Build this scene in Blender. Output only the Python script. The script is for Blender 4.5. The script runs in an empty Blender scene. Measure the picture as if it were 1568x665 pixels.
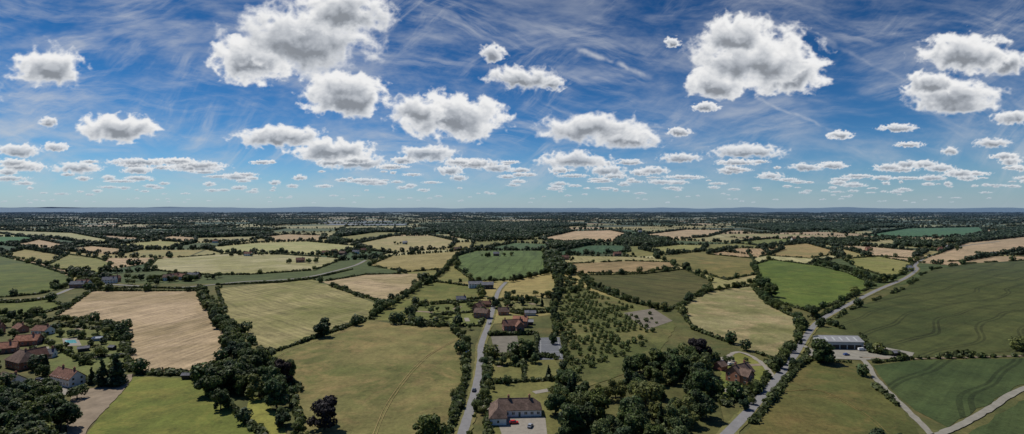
import bpy, math, random
import numpy as np
from mathutils import Vector, Matrix
random.seed(7); rng=np.random.default_rng(7)
H=100.0; F=784.0; HV=320.0
SC=bpy.context.scene
def P(u,v): return ((u-784.0)*H/(v-HV), F*H/(v-HV))
def PA(pts): return np.array([P(*p) for p in pts])
def lin(c):
    c=c/255.0
    return c/12.92 if c<=0.04045 else ((c+0.055)/1.055)**2.4
K=1.27
def alb(rgb,k=K): return tuple(min(0.85,lin(c)/k) for c in rgb)+(1,)
# ---------------------------------------------------------------- mesh helpers
def mesh_np(name,V,Fc,mats=(),midx=None,smooth=False):
    V=np.asarray(V,dtype=np.float32); Fc=np.asarray(Fc,dtype=np.int32)
    me=bpy.data.meshes.new(name); n=len(V); m,k=Fc.shape
    me.vertices.add(n); me.vertices.foreach_set('co',V.ravel())
    me.loops.add(m*k); me.loops.foreach_set('vertex_index',Fc.ravel())
    me.polygons.add(m); me.polygons.foreach_set('loop_start',np.arange(0,m*k,k,dtype=np.int32))
    me.polygons.foreach_set('loop_total',np.full(m,k,dtype=np.int32))
    for mt in mats: me.materials.append(mt)
    if midx is not None: me.polygons.foreach_set('material_index',np.asarray(midx,dtype=np.int32))
    me.update(calc_edges=True)
    if smooth: me.polygons.foreach_set('use_smooth',np.ones(m,dtype=bool))
    return me
def add_obj(name,me,loc=(0,0,0),rot=0,scale=None,parent=None):
    o=bpy.data.objects.new(name,me); o.location=loc; o.rotation_euler=(0,0,rot)
    if scale: o.scale=scale
    SC.collection.objects.link(o)
    if parent: o.parent=parent
    return o
def pymesh(name,V,Fs,mat):
    me=bpy.data.meshes.new(name); me.from_pydata([tuple(v) for v in V],[],Fs)
    if mat: me.materials.append(mat)
    me.update(); return me
def leafquads(C,N,S,jit=0.7):
    n=len(C); N=N+rng.normal(0,jit,(n,3)); N/=np.linalg.norm(N,axis=1)[:,None]+1e-9
    R=rng.normal(0,1,(n,3)); T=np.cross(N,R); T/=np.linalg.norm(T,axis=1)[:,None]+1e-9
    B=np.cross(N,T); S=np.asarray(S)[:,None]*0.5; a=rng.uniform(0.65,1.25,(n,1))
    V=np.stack([C-T*S*a-B*S*.8,C+T*S*a-B*S,C+T*S*.8+B*S*a,C-T*S+B*S*a],axis=1).reshape(-1,3)
    return V,np.arange(4*n).reshape(n,4)
# ---------------------------------------------------------------- node helpers
def newmat(name):
    m=bpy.data.materials.new(name); m.use_nodes=True; nt=m.node_tree
    b=nt.nodes['Principled BSDF']; b.inputs['Roughness'].default_value=0.9
    b.inputs['Specular IOR Level'].default_value=0.15
    return m,nt,b
def nd(nt,t,**kw):
    n=nt.nodes.new(t)
    for k,v in kw.items(): setattr(n,k,v)
    return n
def math_(nt,op,a,b=None,c=None,clamp=False):
    n=nd(nt,'ShaderNodeMath',operation=op); n.use_clamp=clamp
    for i,x in enumerate((a,b,c)):
        if x is None: continue
        if isinstance(x,(int,float)): n.inputs[i].default_value=x
        else: nt.links.new(x,n.inputs[i])
    return n.outputs[0]
def mixc(nt,f,a,b,bt='MIX'):
    n=nd(nt,'ShaderNodeMix',data_type='RGBA',blend_type=bt)
    for i,x in ((0,f),(6,a),(7,b)):
        if isinstance(x,(int,float)): n.inputs[i].default_value=x
        elif isinstance(x,tuple): n.inputs[i].default_value=x
        else: nt.links.new(x,n.inputs[i])
    return n.outputs[2]
def noise(nt,vec,scale,detail=4,rough=0.6,dist=0.0):
    n=nd(nt,'ShaderNodeTexNoise'); n.inputs['Scale'].default_value=scale; n.inputs['Detail'].default_value=detail
    n.inputs['Roughness'].default_value=rough; n.inputs['Distortion'].default_value=dist
    nt.links.new(vec,n.inputs['Vector']); return n.outputs['Fac']
def mrange(nt,v,a,b,c,d):
    n=nd(nt,'ShaderNodeMapRange'); nt.links.new(v,n.inputs[0])
    for i,x in enumerate((a,b,c,d)): n.inputs[i+1].default_value=x
    return n.outputs[0]
def pos(nt): return nd(nt,'ShaderNodeNewGeometry').outputs['Position']
def scalec(nt,col,f):
    n=nd(nt,'ShaderNodeVectorMath',operation='SCALE')
    if isinstance(col,tuple): n.inputs[0].default_value=col[:3]
    else: nt.links.new(col,n.inputs[0])
    if isinstance(f,(int,float)): n.inputs['Scale'].default_value=f
    else: nt.links.new(f,n.inputs['Scale'])
    return n.outputs[0]
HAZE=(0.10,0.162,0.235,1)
def haze(nt,col):   # aerial haze painted into the base colour, bluer with distance from the origin
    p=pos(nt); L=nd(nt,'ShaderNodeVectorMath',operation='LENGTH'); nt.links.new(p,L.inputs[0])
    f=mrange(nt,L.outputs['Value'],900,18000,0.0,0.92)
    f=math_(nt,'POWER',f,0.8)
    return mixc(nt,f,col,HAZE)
def field_mat(name,rgb,kind='grass',ang=0.0,rgb2=None,per=6.0,seed=0.0):
    m,nt,b=newmat(name); A=alb(rgb)
    if rgb2 is None:
        d={'grass':(1.36,1.18,1.22),'tan':(.80,.84,.78),'hay':(.78,.86,.72),'wheat':(.78,.84,.84)}[kind]
        B=tuple(A[i]*d[i] for i in range(3))+(1,)
    else: B=alb(rgb2)
    p0=pos(nt); sh=nd(nt,'ShaderNodeVectorMath',operation='ADD'); nt.links.new(p0,sh.inputs[0]); sh.inputs[1].default_value=(0,0,seed*37.7); p=sh.outputs[0]
    mp=nd(nt,'ShaderNodeMapping'); mp.inputs['Rotation'].default_value=(0,0,math.radians(ang)); nt.links.new(p,mp.inputs[0])
    q=mp.outputs[0]
    big=noise(nt,p,0.011,6,0.66,0.8); big=mrange(nt,big,0.40,0.60,0,1)
    c=mixc(nt,big,A,B)
    mid=noise(nt,p,0.06,7,0.72); fine=noise(nt,p,0.5,5,0.78)
    k=math_(nt,'ADD',mrange(nt,mid,0.32,0.68,-.26,.26),mrange(nt,fine,0.25,0.75,-.34,.34))
    ms=nd(nt,'ShaderNodeMapping'); ms.inputs['Scale'].default_value=(1.0,0.03,1); nt.links.new(q,ms.inputs[0])
    st=noise(nt,ms.outputs[0],0.22 if kind!='grass' else .10,4,0.65)
    amp={'grass':.12,'tan':.30,'hay':.28,'wheat':.18}[kind]
    k=math_(nt,'ADD',k,mrange(nt,st,0.3,0.7,-amp,amp))
    sx=nd(nt,'ShaderNodeSeparateXYZ'); nt.links.new(q,sx.inputs[0])
    wob=mrange(nt,noise(nt,p,0.005,2,0.5),0,1,-30,30)
    xx=math_(nt,'ADD',sx.outputs[0],wob)
    if kind in('hay','tan'):
        s=math_(nt,'SINE',math_(nt,'MULTIPLY',xx,2*math.pi/per))
        k=math_(nt,'ADD',k,math_(nt,'MULTIPLY',s,0.09))
    if kind=='wheat':
        fr=math_(nt,'FRACT',math_(nt,'DIVIDE',xx,24.0))
        a1=math_(nt,'LESS_THAN',math_(nt,'ABSOLUTE',math_(nt,'SUBTRACT',fr,0.44)),0.034)
        a2=math_(nt,'LESS_THAN',math_(nt,'ABSOLUTE',math_(nt,'SUBTRACT',fr,0.56)),0.034)
        t=math_(nt,'MULTIPLY',math_(nt,'ADD',a1,a2),mrange(nt,mid,.3,.6,-.2,-.42))
        k=math_(nt,'ADD',k,t)
    if kind=='grass':   # weeds and dry patches
        w=mrange(nt,noise(nt,p,0.13,6,0.75,1.0),0.57,0.68,0,-.30); k=math_(nt,'ADD',k,w)
        dry=mrange(nt,noise(nt,p,0.028,6,0.74,.6),0.50,0.66,0,.7)
        c=mixc(nt,dry,c,(A[0]*1.45,A[1]*1.18,A[2]*1.35,1))
    c=scalec(nt,c,math_(nt,'ADD',k,1.0))
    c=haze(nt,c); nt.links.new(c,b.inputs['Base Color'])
    bp=nd(nt,'ShaderNodeBump'); bp.inputs['Strength'].default_value=0.4; bp.inputs['Distance'].default_value=0.7
    nt.links.new(fine,bp.inputs['Height']); nt.links.new(bp.outputs[0],b.inputs['Normal'])
    return m
def simple_mat(name,col,rough=0.85,var=0.25,scale=1.0,spec=0.2):
    m,nt,b=newmat(name); b.inputs['Roughness'].default_value=rough; b.inputs['Specular IOR Level'].default_value=spec
    tc=nd(nt,'ShaderNodeTexCoord').outputs['Object']
    n=noise(nt,tc,scale,5,0.7); c=scalec(nt,tuple(col)+((1,) if len(col)==3 else ()),mrange(nt,n,.25,.75,1-var,1+var))
    nt.links.new(c,b.inputs['Base Color']); return m
def leaf_mat(name,col,var=.5,patch=True):
    m,nt,b=newmat(name); g=nd(nt,'ShaderNodeNewGeometry'); oi=nd(nt,'ShaderNodeObjectInfo')
    r=mrange(nt,g.outputs['Random Per Island'],0,1,1-var,1+var)
    c2=(col[0]*1.5,col[1]*1.18,col[2]*0.95,1); c3=(col[0]*.62,col[1]*.76,col[2]*.95,1)
    c=mixc(nt,oi.outputs['Random'],c3,c2)
    p=g.outputs['Position']; ns=mrange(nt,noise(nt,p,0.06,3,.6),.38,.62,0.0,1.0)
    c=mixc(nt,math_(nt,'MULTIPLY',ns,.6),c,(col[0]*1.25,col[1]*1.05,col[2]*.9,1))
    cl=mrange(nt,noise(nt,p,0.42,2,.5),.35,.65,.6,1.5)
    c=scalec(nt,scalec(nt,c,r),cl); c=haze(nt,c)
    nt.links.new(c,b.inputs['Base Color']); b.inputs['Roughness'].default_value=.65; b.inputs['Specular IOR Level'].default_value=.25
    tr=nd(nt,'ShaderNodeBsdfTranslucent'); nt.links.new(scalec(nt,c,1.4),tr.inputs[0])
    mx=nd(nt,'ShaderNodeMixShader'); mx.inputs[0].default_value=.28
    nt.links.new(b.outputs[0],mx.inputs[1]); nt.links.new(tr.outputs[0],mx.inputs[2])
    nt.links.new(mx.outputs[0],nt.nodes['Material Output'].inputs[0]); return m
LEAF=leaf_mat('foliage_green',(0.064,0.098,0.029))
LEAF_D=leaf_mat('foliage_dark',(0.040,0.067,0.027))
LEAF_L=leaf_mat('foliage_light',(0.100,0.130,0.042))
LEAF_P=leaf_mat('foliage_copper',(0.022,0.018,0.018))
HEDGE=leaf_mat('hedge_leaf',(0.055,0.079,0.027))
HEDGE_F=leaf_mat('far_hedge_leaf',(0.040,0.060,0.024))
BARK=simple_mat('bark',(0.07,0.055,0.04),.95,.35,3)
# ---------------------------------------------------------------- world + sun
SUN_EL=55.0; SUN_AZ=-48.0   # azimuth measured from +Y (view direction) towards +X
w=bpy.data.worlds.new("World"); SC.world=w; w.use_nodes=True; nt=w.node_tree
sky=nd(nt,'ShaderNodeTexSky'); sky.sky_type='NISHITA'; sky.sun_disc=False
sky.sun_elevation=math.radians(SUN_EL); sky.sun_rotation=math.radians(SUN_AZ)
sky.altitude=100; sky.air_density=1.0; sky.dust_density=0.4; sky.ozone_density=2.5
bg=nt.nodes['Background']; bg.inputs[1].default_value=0.085
tcw=nd(nt,'ShaderNodeTexCoord'); sxw=nd(nt,'ShaderNodeSeparateXYZ'); nt.links.new(tcw.outputs['Generated'],sxw.inputs[0])
cr=nd(nt,'ShaderNodeValToRGB'); nt.links.new(sxw.outputs[2],cr.inputs[0]); els=cr.color_ramp.elements
els[0].position=0; els[0].color=(.58,.88,1.20,1); els[1].position=1.0; els[1].color=(.55,.72,1.0,1)
for p_,c_ in ((.05,(.38,.70,1.04,1)),(.14,(.16,.47,.80,1)),(.26,(.085,.34,.62,1)),(.38,(.06,.28,.52,1)),(.6,(.26,.48,.8,1))):
    e_=els.new(p_); e_.color=c_
tint=mixc(nt,1.0,sky.outputs[0],cr.outputs[0],'MULTIPLY'); nt.links.new(tint,bg.inputs[0])
sl=bpy.data.lights.new('sun','SUN'); sl.energy=4.3; sl.angle=math.radians(.5); sl.color=(1,.95,.87)
so=bpy.data.objects.new('sun',sl); SC.collection.objects.link(so)
sd=Vector((math.sin(math.radians(SUN_AZ))*math.cos(math.radians(SUN_EL)),math.cos(math.radians(SUN_AZ))*math.cos(math.radians(SUN_EL)),math.sin(math.radians(SUN_EL))))
so.rotation_euler=sd.to_track_quat('Z','Y').to_euler(); so.location=(0,0,300)
# ---------------------------------------------------------------- camera
cd=bpy.data.cameras.new('camera'); cam=bpy.data.objects.new('camera',cd); SC.collection.objects.link(cam)
cam.location=(0,0,H); cam.rotation_euler=(math.radians(90),0,0); cd.lens=18; cd.sensor_width=36
cd.shift_y=-12.5/1568; cd.clip_end=200000; cd.clip_start=1; SC.camera=cam
SC.view_settings.view_transform='Standard'; SC.view_settings.look='None'; SC.view_settings.exposure=0
# ---------------------------------------------------------------- numpy noise
PERM=np.random.default_rng(3).permutation(256).astype(np.int32); PERM=np.concatenate([PERM,PERM])
GA=np.random.default_rng(4).uniform(0,2*np.pi,256); GX=np.cos(GA).astype(np.float32); GY=np.sin(GA).astype(np.float32)
def perlin(x,y,s=0):
    xi=np.floor(x).astype(np.int32); yi=np.floor(y).astype(np.int32); xf=(x-xi).astype(np.float32); yf=(y-yi).astype(np.float32)
    xi=(xi+s*37)&255; yi=(yi+s*91)&255
    def g(ix,iy,dx,dy):
        h=PERM[PERM[ix&255]+(iy&255)]; return GX[h]*dx+GY[h]*dy
    u=xf*xf*xf*(xf*(xf*6-15)+10); v=yf*yf*yf*(yf*(yf*6-15)+10)
    a=g(xi,yi,xf,yf); b=g(xi+1,yi,xf-1,yf); c=g(xi,yi+1,xf,yf-1); d=g(xi+1,yi+1,xf-1,yf-1)
    return 1.5*((a*(1-u)+b*u)*(1-v)+(c*(1-u)+d*u)*v)
def fbm(x,y,o=5,s=0,r=.5,bil=False):
    t=0;a=1;n=0
    for i in range(o):
        p=perlin(x,y,s+i*3)
        if bil: p=1-2*np.abs(p)*1.3
        t=t+a*p; n+=a; a*=r; x=x*2.03+5.1; y=y*2.03+1.7
    return t/n
def sstep(a,b,x):
    t=np.clip((x-a)/(b-a),0,1); return t*t*(3-2*t)
# ---------------------------------------------------------------- sky dome (cloud layer, Nishita sky behind shows through)
NC,NR=1700,500; RD=45000.0
az=np.linspace(-1.08,1.08,NC); tt=np.linspace(-0.004,0.47,NR)
AZ,TT=np.meshgrid(az,tt); U=784+784*np.tan(AZ); V=HV-784*TT/np.cos(AZ)
Aa=np.zeros_like(U); Cc=np.zeros_like(U)
def over(al,lu,sl_=(slice(None),slice(None))):
    a0=Aa[sl_]; c0=Cc[sl_]; na=al+a0*(1-al)
    Cc[sl_]=np.where(na>1e-4,(lu*al+c0*a0*(1-al))/np.maximum(na,1e-4),0); Aa[sl_]=na
# cirrus veils
wX=fbm(U/420,V/260,2,205)*45; wY=fbm(U/380,V/220,2,209)*38
def cirrus(ang,sx,sy,lo,hi,amp,mask,seed,es=(260,110)):
    c,s=math.cos(math.radians(ang)),math.sin(math.radians(ang))
    X=(U+wX)*c+(V+wY)*s; Y=-(U+wX)*s+(V+wY)*c
    Y=Y+fbm(X/150,Y/70,4,seed+3)*20
    n=fbm(X/sx,Y/sy,7,seed,.68)
    env=sstep(-.10,.42,fbm(U/es[0],V/es[1],5,seed+20,.6))
    over(sstep(lo,hi,n)*amp*env*mask,np.full_like(U,.62))
def gauss(cx,cy,rx,ry): return np.exp(-(((U-cx)/rx)**2+((V-cy)/ry)**2))
left=np.clip(1.0*gauss(100,90,360,140)+1.0*gauss(640,110,230,130)+.7*gauss(330,200,460,70)+.45*gauss(1000,50,200,110)+.75*gauss(1420,100,300,140)+.6*gauss(780,240,900,45)+.22,0,1)
over(sstep(-.2,.55,fbm((U+wX)/240,(V+wY)/80,7,77,.66))*.42*left,np.full_like(U,.58))
cirrus(-12,260,34,-.26,.5,.62,left,2); cirrus(16,210,26,-.2,.5,.54,left,31); cirrus(-42,180,26,-.15,.5,.48,left,57,(180,140)); cirrus(3,360,20,-.15,.45,.38,left,91,(260,60))
# contrails
for (x0,y0,x1,y1,wd,am) in ((880,72,1020,125,3.4,.6),(1150,148,1290,205,2.2,.35),(1190,20,1330,95,2.4,.16),(1255,60,1420,140,2.2,.14)):
    dx,dy=x1-x0,y1-y0; L=math.hypot(dx,dy); s=((U-x0)*dx+(V-y0)*dy)/L; d=-(U-x0)*dy/L+(V-y0)*dx/L
    d=np.abs(d+fbm(U/14,V/14,4,9)*3.0+fbm(U/60,V/60,2,19)*5)
    over(np.exp(-(d/wd)**2)*sstep(0,12,s)*(1-sstep(L-50,L,s))*am*sstep(-.5,.3,fbm(U/25,V/25,3,29)),np.full_like(U,.66))
# thin haze at the horizon
el=np.maximum((HV-V),0)
over(np.exp(-el/26.0)*.50+np.exp(-el/100)*.10,np.full_like(U,.43))
CL=[(78,108,62,40),(460,66,130,68),(385,95,68,50),(525,22,88,48),(528,146,72,43),(183,199,68,27),(688,182,88,42),(640,172,46,28),
(430,212,76,22),(510,232,70,22),(545,250,54,16),(800,122,62,22),(755,82,22,18),(845,130,26,14),(905,200,92,30),(960,212,64,26),(880,247,62,18),(655,237,50,17),
(1160,92,100,62),(1205,112,64,48),(1095,130,54,32),(1130,58,60,36),(1080,165,24,9),(1478,85,80,38),(1540,98,50,24),(1462,152,82,36),(1425,130,44,22),(1550,182,34,14),
(1145,234,64,15),(1042,243,36,10),(1375,197,34,8),(1286,208,22,9),(1520,220,32,10),(1030,66,14,10),(28,232,38,13),(85,226,22,9),(75,188,17,11),
(300,257,52,8),(118,258,44,11),(30,255,36,10),(210,261,26,8),(362,271,28,7),(760,258,28,9),(930,262,34,10),(1360,257,28,7),(1275,254,26,7),(1440,258,26,7),(1180,270,24,7),
(1455,232,16,9),(1392,222,26,6),(690,262,24,9),(1000,262,28,8),(1040,203,22,9),(1540,240,28,7),(-90,150,90,45),(-260,90,120,60),(1720,140,110,55),(1900,220,80,22)]
r2=random.Random(11)
for i in range(600):
    e=3.0+66*r2.random()**1.05; u=r2.uniform(-500,2100)
    if e>42 and r2.random()<.5: continue
    q_=r2.choice((.5,.8,1,1,1.5)); CL.append((u,HV-6-e,max(4,e*r2.uniform(.2,.6)*q_),max(1.3,e*r2.uniform(.07,.15)*min(q_,1.1))))
CL.sort(key=lambda c:-(c[1]))
for ci,(cx,cy,rx,ry) in enumerate(CL):
    a0=math.atan((cx-rx*1.7-784)/784); a1=math.atan((cx+rx*1.7-784)/784)
    i0=max(0,np.searchsorted(az,a0)-2); i1=min(NC,np.searchsorted(az,a1)+2)
    if i1-i0<2: continue
    cs=np.cos(az[i0:i1]); th=(HV-(cy-ry*1.9))/784*cs.max(); tl=(HV-(cy+ry*1.7))/784*cs.min()
    j0=max(0,np.searchsorted(tt,tl)-1); j1=min(NR,np.searchsorted(tt,th)+1)
    if j1-j0<2: continue
    sl_=(slice(j0,j1),slice(i0,i1)); u=U[sl_]; v=V[sl_]
    k=1.0/max(ry,2.0); big=ry>18
    if ry>34: k=1.0/(18+ry*.35)
    kx=k*.8; o=6 if big else 4
    sc=ci%60; soft=(.36,.46,.56)[ci%3] if cx!=460 else .6
    def dens(u,v):
        wx=fbm(u*kx*.7,v*k*.7,3,sc+40)*ry*.5; wy=fbm(u*kx*.7,v*k*.7,3,sc+80)*ry*.36
        lx=(u-cx+wx)/rx; ly=(cy-v+wy)/ry
        r=np.sqrt(lx**2+np.where(ly<0,ly*1.35,ly)**2)
        b=fbm(u*kx*1.1,v*k*1.1,o,sc,.5,True); f=fbm(u*kx*2.2,v*k*2.2,o,sc+17,.6)
        return (1-r)*1.15+.42*(b-.22)+.24*f,ly
    D,ly=dens(u,v); dd=min(ry*.2,7.0); D2,_=dens(u+dd*.4,v-dd)
    al=sstep(.0,soft,D); al=al*(.98 if big else .92)
    e=HV-cy
    g=sstep(.15,.95,D)*sstep(.95,-.35,ly)
    lum=.86-.46*g-.12*sstep(.35,1.1,D)+np.clip((D-D2),-.3,.3)*.48
    lum=np.clip(lum,.28,.88)
    hz=math.exp(-e/38.0); lum=lum*(1-hz*.55)+.52*hz*.55; al=al*(1-.45*math.exp(-e/20.0))
    over(al,lum,sl_)
lum=Cc; A_=np.clip(Aa,0,1)
gray=np.clip((.84-lum)/.5,0,1)
col=np.stack([lum*(1-.13*gray),lum*(1-.055*gray),lum*(1+.06*gray),A_],axis=-1)
hzf=(np.exp(-el/30.0))[...,None]; 
col[...,:3]=col[...,:3]*(1-.5*hzf)+np.array([.34,.47,.60])*.5*hzf
Vx=np.stack([RD*np.sin(AZ),RD*np.cos(AZ),H+RD*TT],axis=-1).reshape(-1,3)
idx=np.arange(NC*NR).reshape(NR,NC); Fq=np.stack([idx[:-1,:-1],idx[:-1,1:],idx[1:,1:],idx[1:,:-1]],axis=-1).reshape(-1,4)
m=bpy.data.materials.new('sky_clouds'); m.use_nodes=True; nt=m.node_tree; nt.nodes.clear()
at=nd(nt,'ShaderNodeAttribute',attribute_name='cloud'); em=nd(nt,'ShaderNodeEmission'); tp=nd(nt,'ShaderNodeBsdfTransparent')
mx=nd(nt,'ShaderNodeMixShader'); out=nd(nt,'ShaderNodeOutputMaterial')
nt.links.new(at.outputs['Color'],em.inputs[0]); nt.links.new(at.outputs['Alpha'],mx.inputs[0])
nt.links.new(tp.outputs[0],mx.inputs[1]); nt.links.new(em.outputs[0],mx.inputs[2]); nt.links.new(mx.outputs[0],out.inputs[0])
try: m.cycles.emission_sampling='NONE'
except Exception as ex: print(ex)
me=mesh_np('sky',Vx,Fq,[m],smooth=True)
ca=me.color_attributes.new('cloud','FLOAT_COLOR','POINT'); ca.data.foreach_set('color',col.reshape(-1,4).astype(np.float32).ravel())
add_obj('sky',me)
# ---------------------------------------------------------------- ground
def inpoly(x,y,poly):
    r=np.zeros(x.shape,bool); n=len(poly); j=n-1
    for i in range(n):
        xi,yi=poly[i]; xj,yj=poly[j]
        c=((yi>y)!=(yj>y))&(x<(xj-xi)*(y-yi)/((yj-yi) if yj!=yi else 1e-9)+xi); r^=c; j=i
    return r
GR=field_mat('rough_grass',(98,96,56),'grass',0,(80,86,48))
gs=90000.0
add_obj('ground',pymesh('ground',[(-gs,-gs,0),(gs,-gs,0),(gs,gs,0),(-gs,gs,0)],[(0,1,2,3)],GR))
# (name, pts, rgb, kind, angle, hedge(0..1), rgb2)
FD=[
('stubble_field',[(140,446),(303,446),(325,485),(356,524),(350,545),(300,573),(202,570),(190,500),(86,484)],(176,154,122),'tan',12,.5,(146,128,94)),
('pasture_field',[(205,577),(300,580),(332,606),(380,650),(420,700),(100,720),(150,640)],(114,118,54),'grass',20,.15,(94,104,44)),
('pasture_field',[(385,600),(432,640),(450,700),(425,700),(375,640)],(114,120,56),'grass',20,0,None),
('meadow_field',[(332,442),(478,428),(585,467),(558,490),(405,541),(372,512),(345,480)],(148,138,94),'hay',-50,.25,(116,115,66)),
('hay_field',[(492,432),(560,421),(640,419),(645,432),(590,466),(520,440)],(170,150,116),'hay',-55,.2,(146,132,94)),
('pasture_field',[(408,545),(562,491),(622,498),(690,502),(712,524),(708,580),(690,650),(676,720),(452,720),(462,650),(440,590)],(126,118,72),'grass',15,.2,(98,100,54)),
('pasture_field',[(592,470),(648,437),(668,432),(728,440),(742,450),(735,458),(640,466),(626,494),(566,489)],(112,112,60),'grass',0,.5,(92,100,48)),
('wheat_field',[(700,392),(730,384),(833,384),(835,418),(790,429),(725,431),(700,412)],(94,110,60),'wheat',4,.5,(80,96,50)),
('wheat_field',[(745,380),(790,372),(840,374),(838,383),(752,383)],(82,100,60),'wheat',8,.3,None),
('meadow_field',[(225,413),(240,397),(350,389),(430,390),(528,396),(482,414),(380,421),(300,421)],(164,156,116),'hay',70,.4,(142,138,90)),
('hay_field',[(565,407),(600,392),(690,386),(740,379),(700,392),(682,412),(625,417)],(154,140,92),'hay',60,.4,(134,122,74)),
('hay_field',[(310,380),(395,372),(470,370),(560,378),(510,392),(430,388),(340,388)],(168,160,110),'hay',75,.4,None),
('hay_field',[(545,374),(600,362),(660,361),(700,370),(690,380),(600,388),(560,383)],(166,150,106),'hay',60,.4,None),
('wheat_field',[(850,387),(900,376),(955,376),(965,386),(920,389),(858,391)],(66,90,56),'wheat',10,.5,None),
('stubble_field',[(856,405),(960,400),(1028,402),(1036,410),(980,418),(880,419)],(150,128,92),'tan',40,.5,None),
('wheat_field',[(886,422),(985,420),(1048,413),(1090,431),(1078,450),(1022,476),(962,462),(905,441)],(94,90,52),'wheat',-40,.5,(76,78,42)),
('pasture_field',[(1000,393),(1090,384),(1148,390),(1156,404),(1160,420),(1112,429),(1052,412)],(122,114,66),'grass',-20,.5,(102,100,56)),
('pasture_field',[(1150,407),(1180,398),(1255,408),(1300,419),(1340,437),(1290,462),(1240,478),(1182,461),(1166,430)],(96,110,48),'grass',-35,.5,(80,96,42)),
('meadow_field',[(1040,472),(1086,446),(1150,438),(1174,466),(1228,491),(1218,520),(1190,553),(1130,530),(1062,505)],(152,143,102),'grass',-30,.35,(118,117,72)),
('wheat_field',[(1266,496),(1300,476),(1385,442),(1422,414),(1480,404),(1620,396),(1900,398),(1900,538),(1568,538),(1400,548),(1332,541),(1318,512)],(82,86,46),'wheat',56,.12,(66,74,38)),
('wheat_field',[(1336,560),(1400,552),(1560,549),(1800,549),(1800,560),(1560,590),(1452,655),(1400,628),(1360,592)],(74,86,48),'wheat',48,.0,(62,76,42)),
('wheat_field',[(1480,668),(1560,615),(1800,560),(1900,720),(1460,720)],(74,86,48),'wheat',48,.0,(62,76,42)),
('pasture_field',[(1214,560),(1245,552),(1302,556),(1345,596),(1385,632),(1440,720),(1090,720),(1152,650),(1190,600)],(104,98,54),'grass',-30,.1,(84,88,46)),
('stubble_field',[(1270,376),(1330,378),(1420,386),(1400,396),(1330,392)],(184,158,124),'tan',50,.4,None),
('stubble_field',[(1395,403),(1440,388),(1480,372),(1568,363),(1700,364),(1700,378),(1568,384),(1480,400)],(180,154,120),'tan',60,.3,None),
('pasture_field',[(1290,397),(1345,393),(1398,403),(1385,420),(1362,426),(1315,411)],(138,132,78),'hay',-20,.4,None),
('pasture_field',[(1165,380),(1235,373),(1290,388),(1240,396),(1180,392)],(138,126,78),'grass',0,.5,None),
('wheat_field',[(1322,361),(1390,350),(1500,348),(1510,356),(1480,363),(1400,364)],(76,108,62),'wheat',30,.4,None),
('stubble_field',[(826,366),(880,354),(935,353),(965,359),(940,370),(860,374)],(188,160,124),'tan',20,.4,None),
('stubble_field',[(975,361),(1050,352),(1120,353),(1085,363),(1020,368)],(182,156,120),'tan',10,.4,None),
('hay_field',[(978,382),(1040,375),(1085,376),(1075,384),(1010,389)],(146,138,84),'hay',30,.4,None),
('stubble_field',[(1085,390),(1130,380),(1200,382),(1180,390),(1150,396)],(172,144,108),'tan',20,.3,None),
('pasture_field',[(-300,425),(0,392),(60,407),(112,424),(100,440),(60,451),(0,456),(-300,480)],(92,102,46),'grass',30,.3,(74,86,40)),
('meadow_field',[(72,407),(104,390),(150,396),(172,404),(150,417),(92,413)],(136,130,78),'hay',0,.4,None),
('hay_field',[(0,390),(40,382),(100,392),(70,405)],(154,138,88),'hay',10,.4,None),
('wheat_field',[(-300,364),(0,358),(62,366),(40,372),(0,376),(-300,378)],(72,112,54),'wheat',60,.3,None),
('stubble_field',[(8,376),(60,367),(112,378),(64,383)],(184,156,120),'tan',20,.3,None),
('hay_field',[(-200,352),(0,353),(110,357),(185,371),(150,374),(60,363),(-200,362)],(164,156,108),'hay',80,.3,None),
('stubble_field',[(90,383),(140,377),(212,384),(180,390),(130,388)],(180,152,114),'tan',60,.3,None),
('hay_field',[(170,376),(240,369),(300,372),(260,380),(215,382)],(154,146,90),'hay',30,.3,None),
('stubble_field',[(240,366),(262,362),(300,364),(300,370),(270,371)],(178,152,114),'tan',30,.3,None),
('stubble_field',[(395,364),(440,359),(500,361),(490,368),(420,370)],(176,150,112),'tan',30,.3,None),
('pasture_field',[(0,490),(-200,500),(-200,468),(0,463),(70,458),(100,470),(60,482)],(88,98,46),'grass',0,.5,None),
('pasture_field',[(500,366),(575,356),(640,356),(600,362),(540,372)],(118,118,64),'grass',0,.4,None),
('hay_field',[(1120,372),(1180,366),(1260,366),(1230,371),(1165,377)],(116,118,62),'hay',10,.4,None),
('orchard_grass',[(846,470),(870,432),(905,446),(1020,482),(1036,500),(1010,540),(960,572),(880,600),(852,560)],(102,102,58),'grass',0,.0,(82,88,46)),
('garden_lawn',[(632,470),(735,462),(742,480),(735,500),(690,498),(632,493)],(94,104,54),'grass',0,.3,None),
('garden_lawn',[(760,462),(845,455),(846,478),(800,482),(768,476)],(116,112,72),'hay',0,.3,None),
('garden_lawn',[(745,590),(755,545),(850,548),(868,600),(880,690),(748,690)],(98,102,56),'grass',0,.1,None),
('garden_lawn',[(90,500),(185,508),(195,560),(110,590),(40,560),(60,520)],(96,104,56),'grass',0,.2,None),
('garden_lawn',[(1085,560),(1130,540),(1180,560),(1165,590),(1110,620),(1085,600)],(104,112,54),'grass',0,.2,None),
('woodland_floor',[(905,600),(1075,540),(1100,560),(1110,665),(1090,720),(880,720),(872,650)],(80,84,46),'grass',0,0,None),
]
FPOLY=[]
hedge_jobs=[]; road_pts=[]
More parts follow.
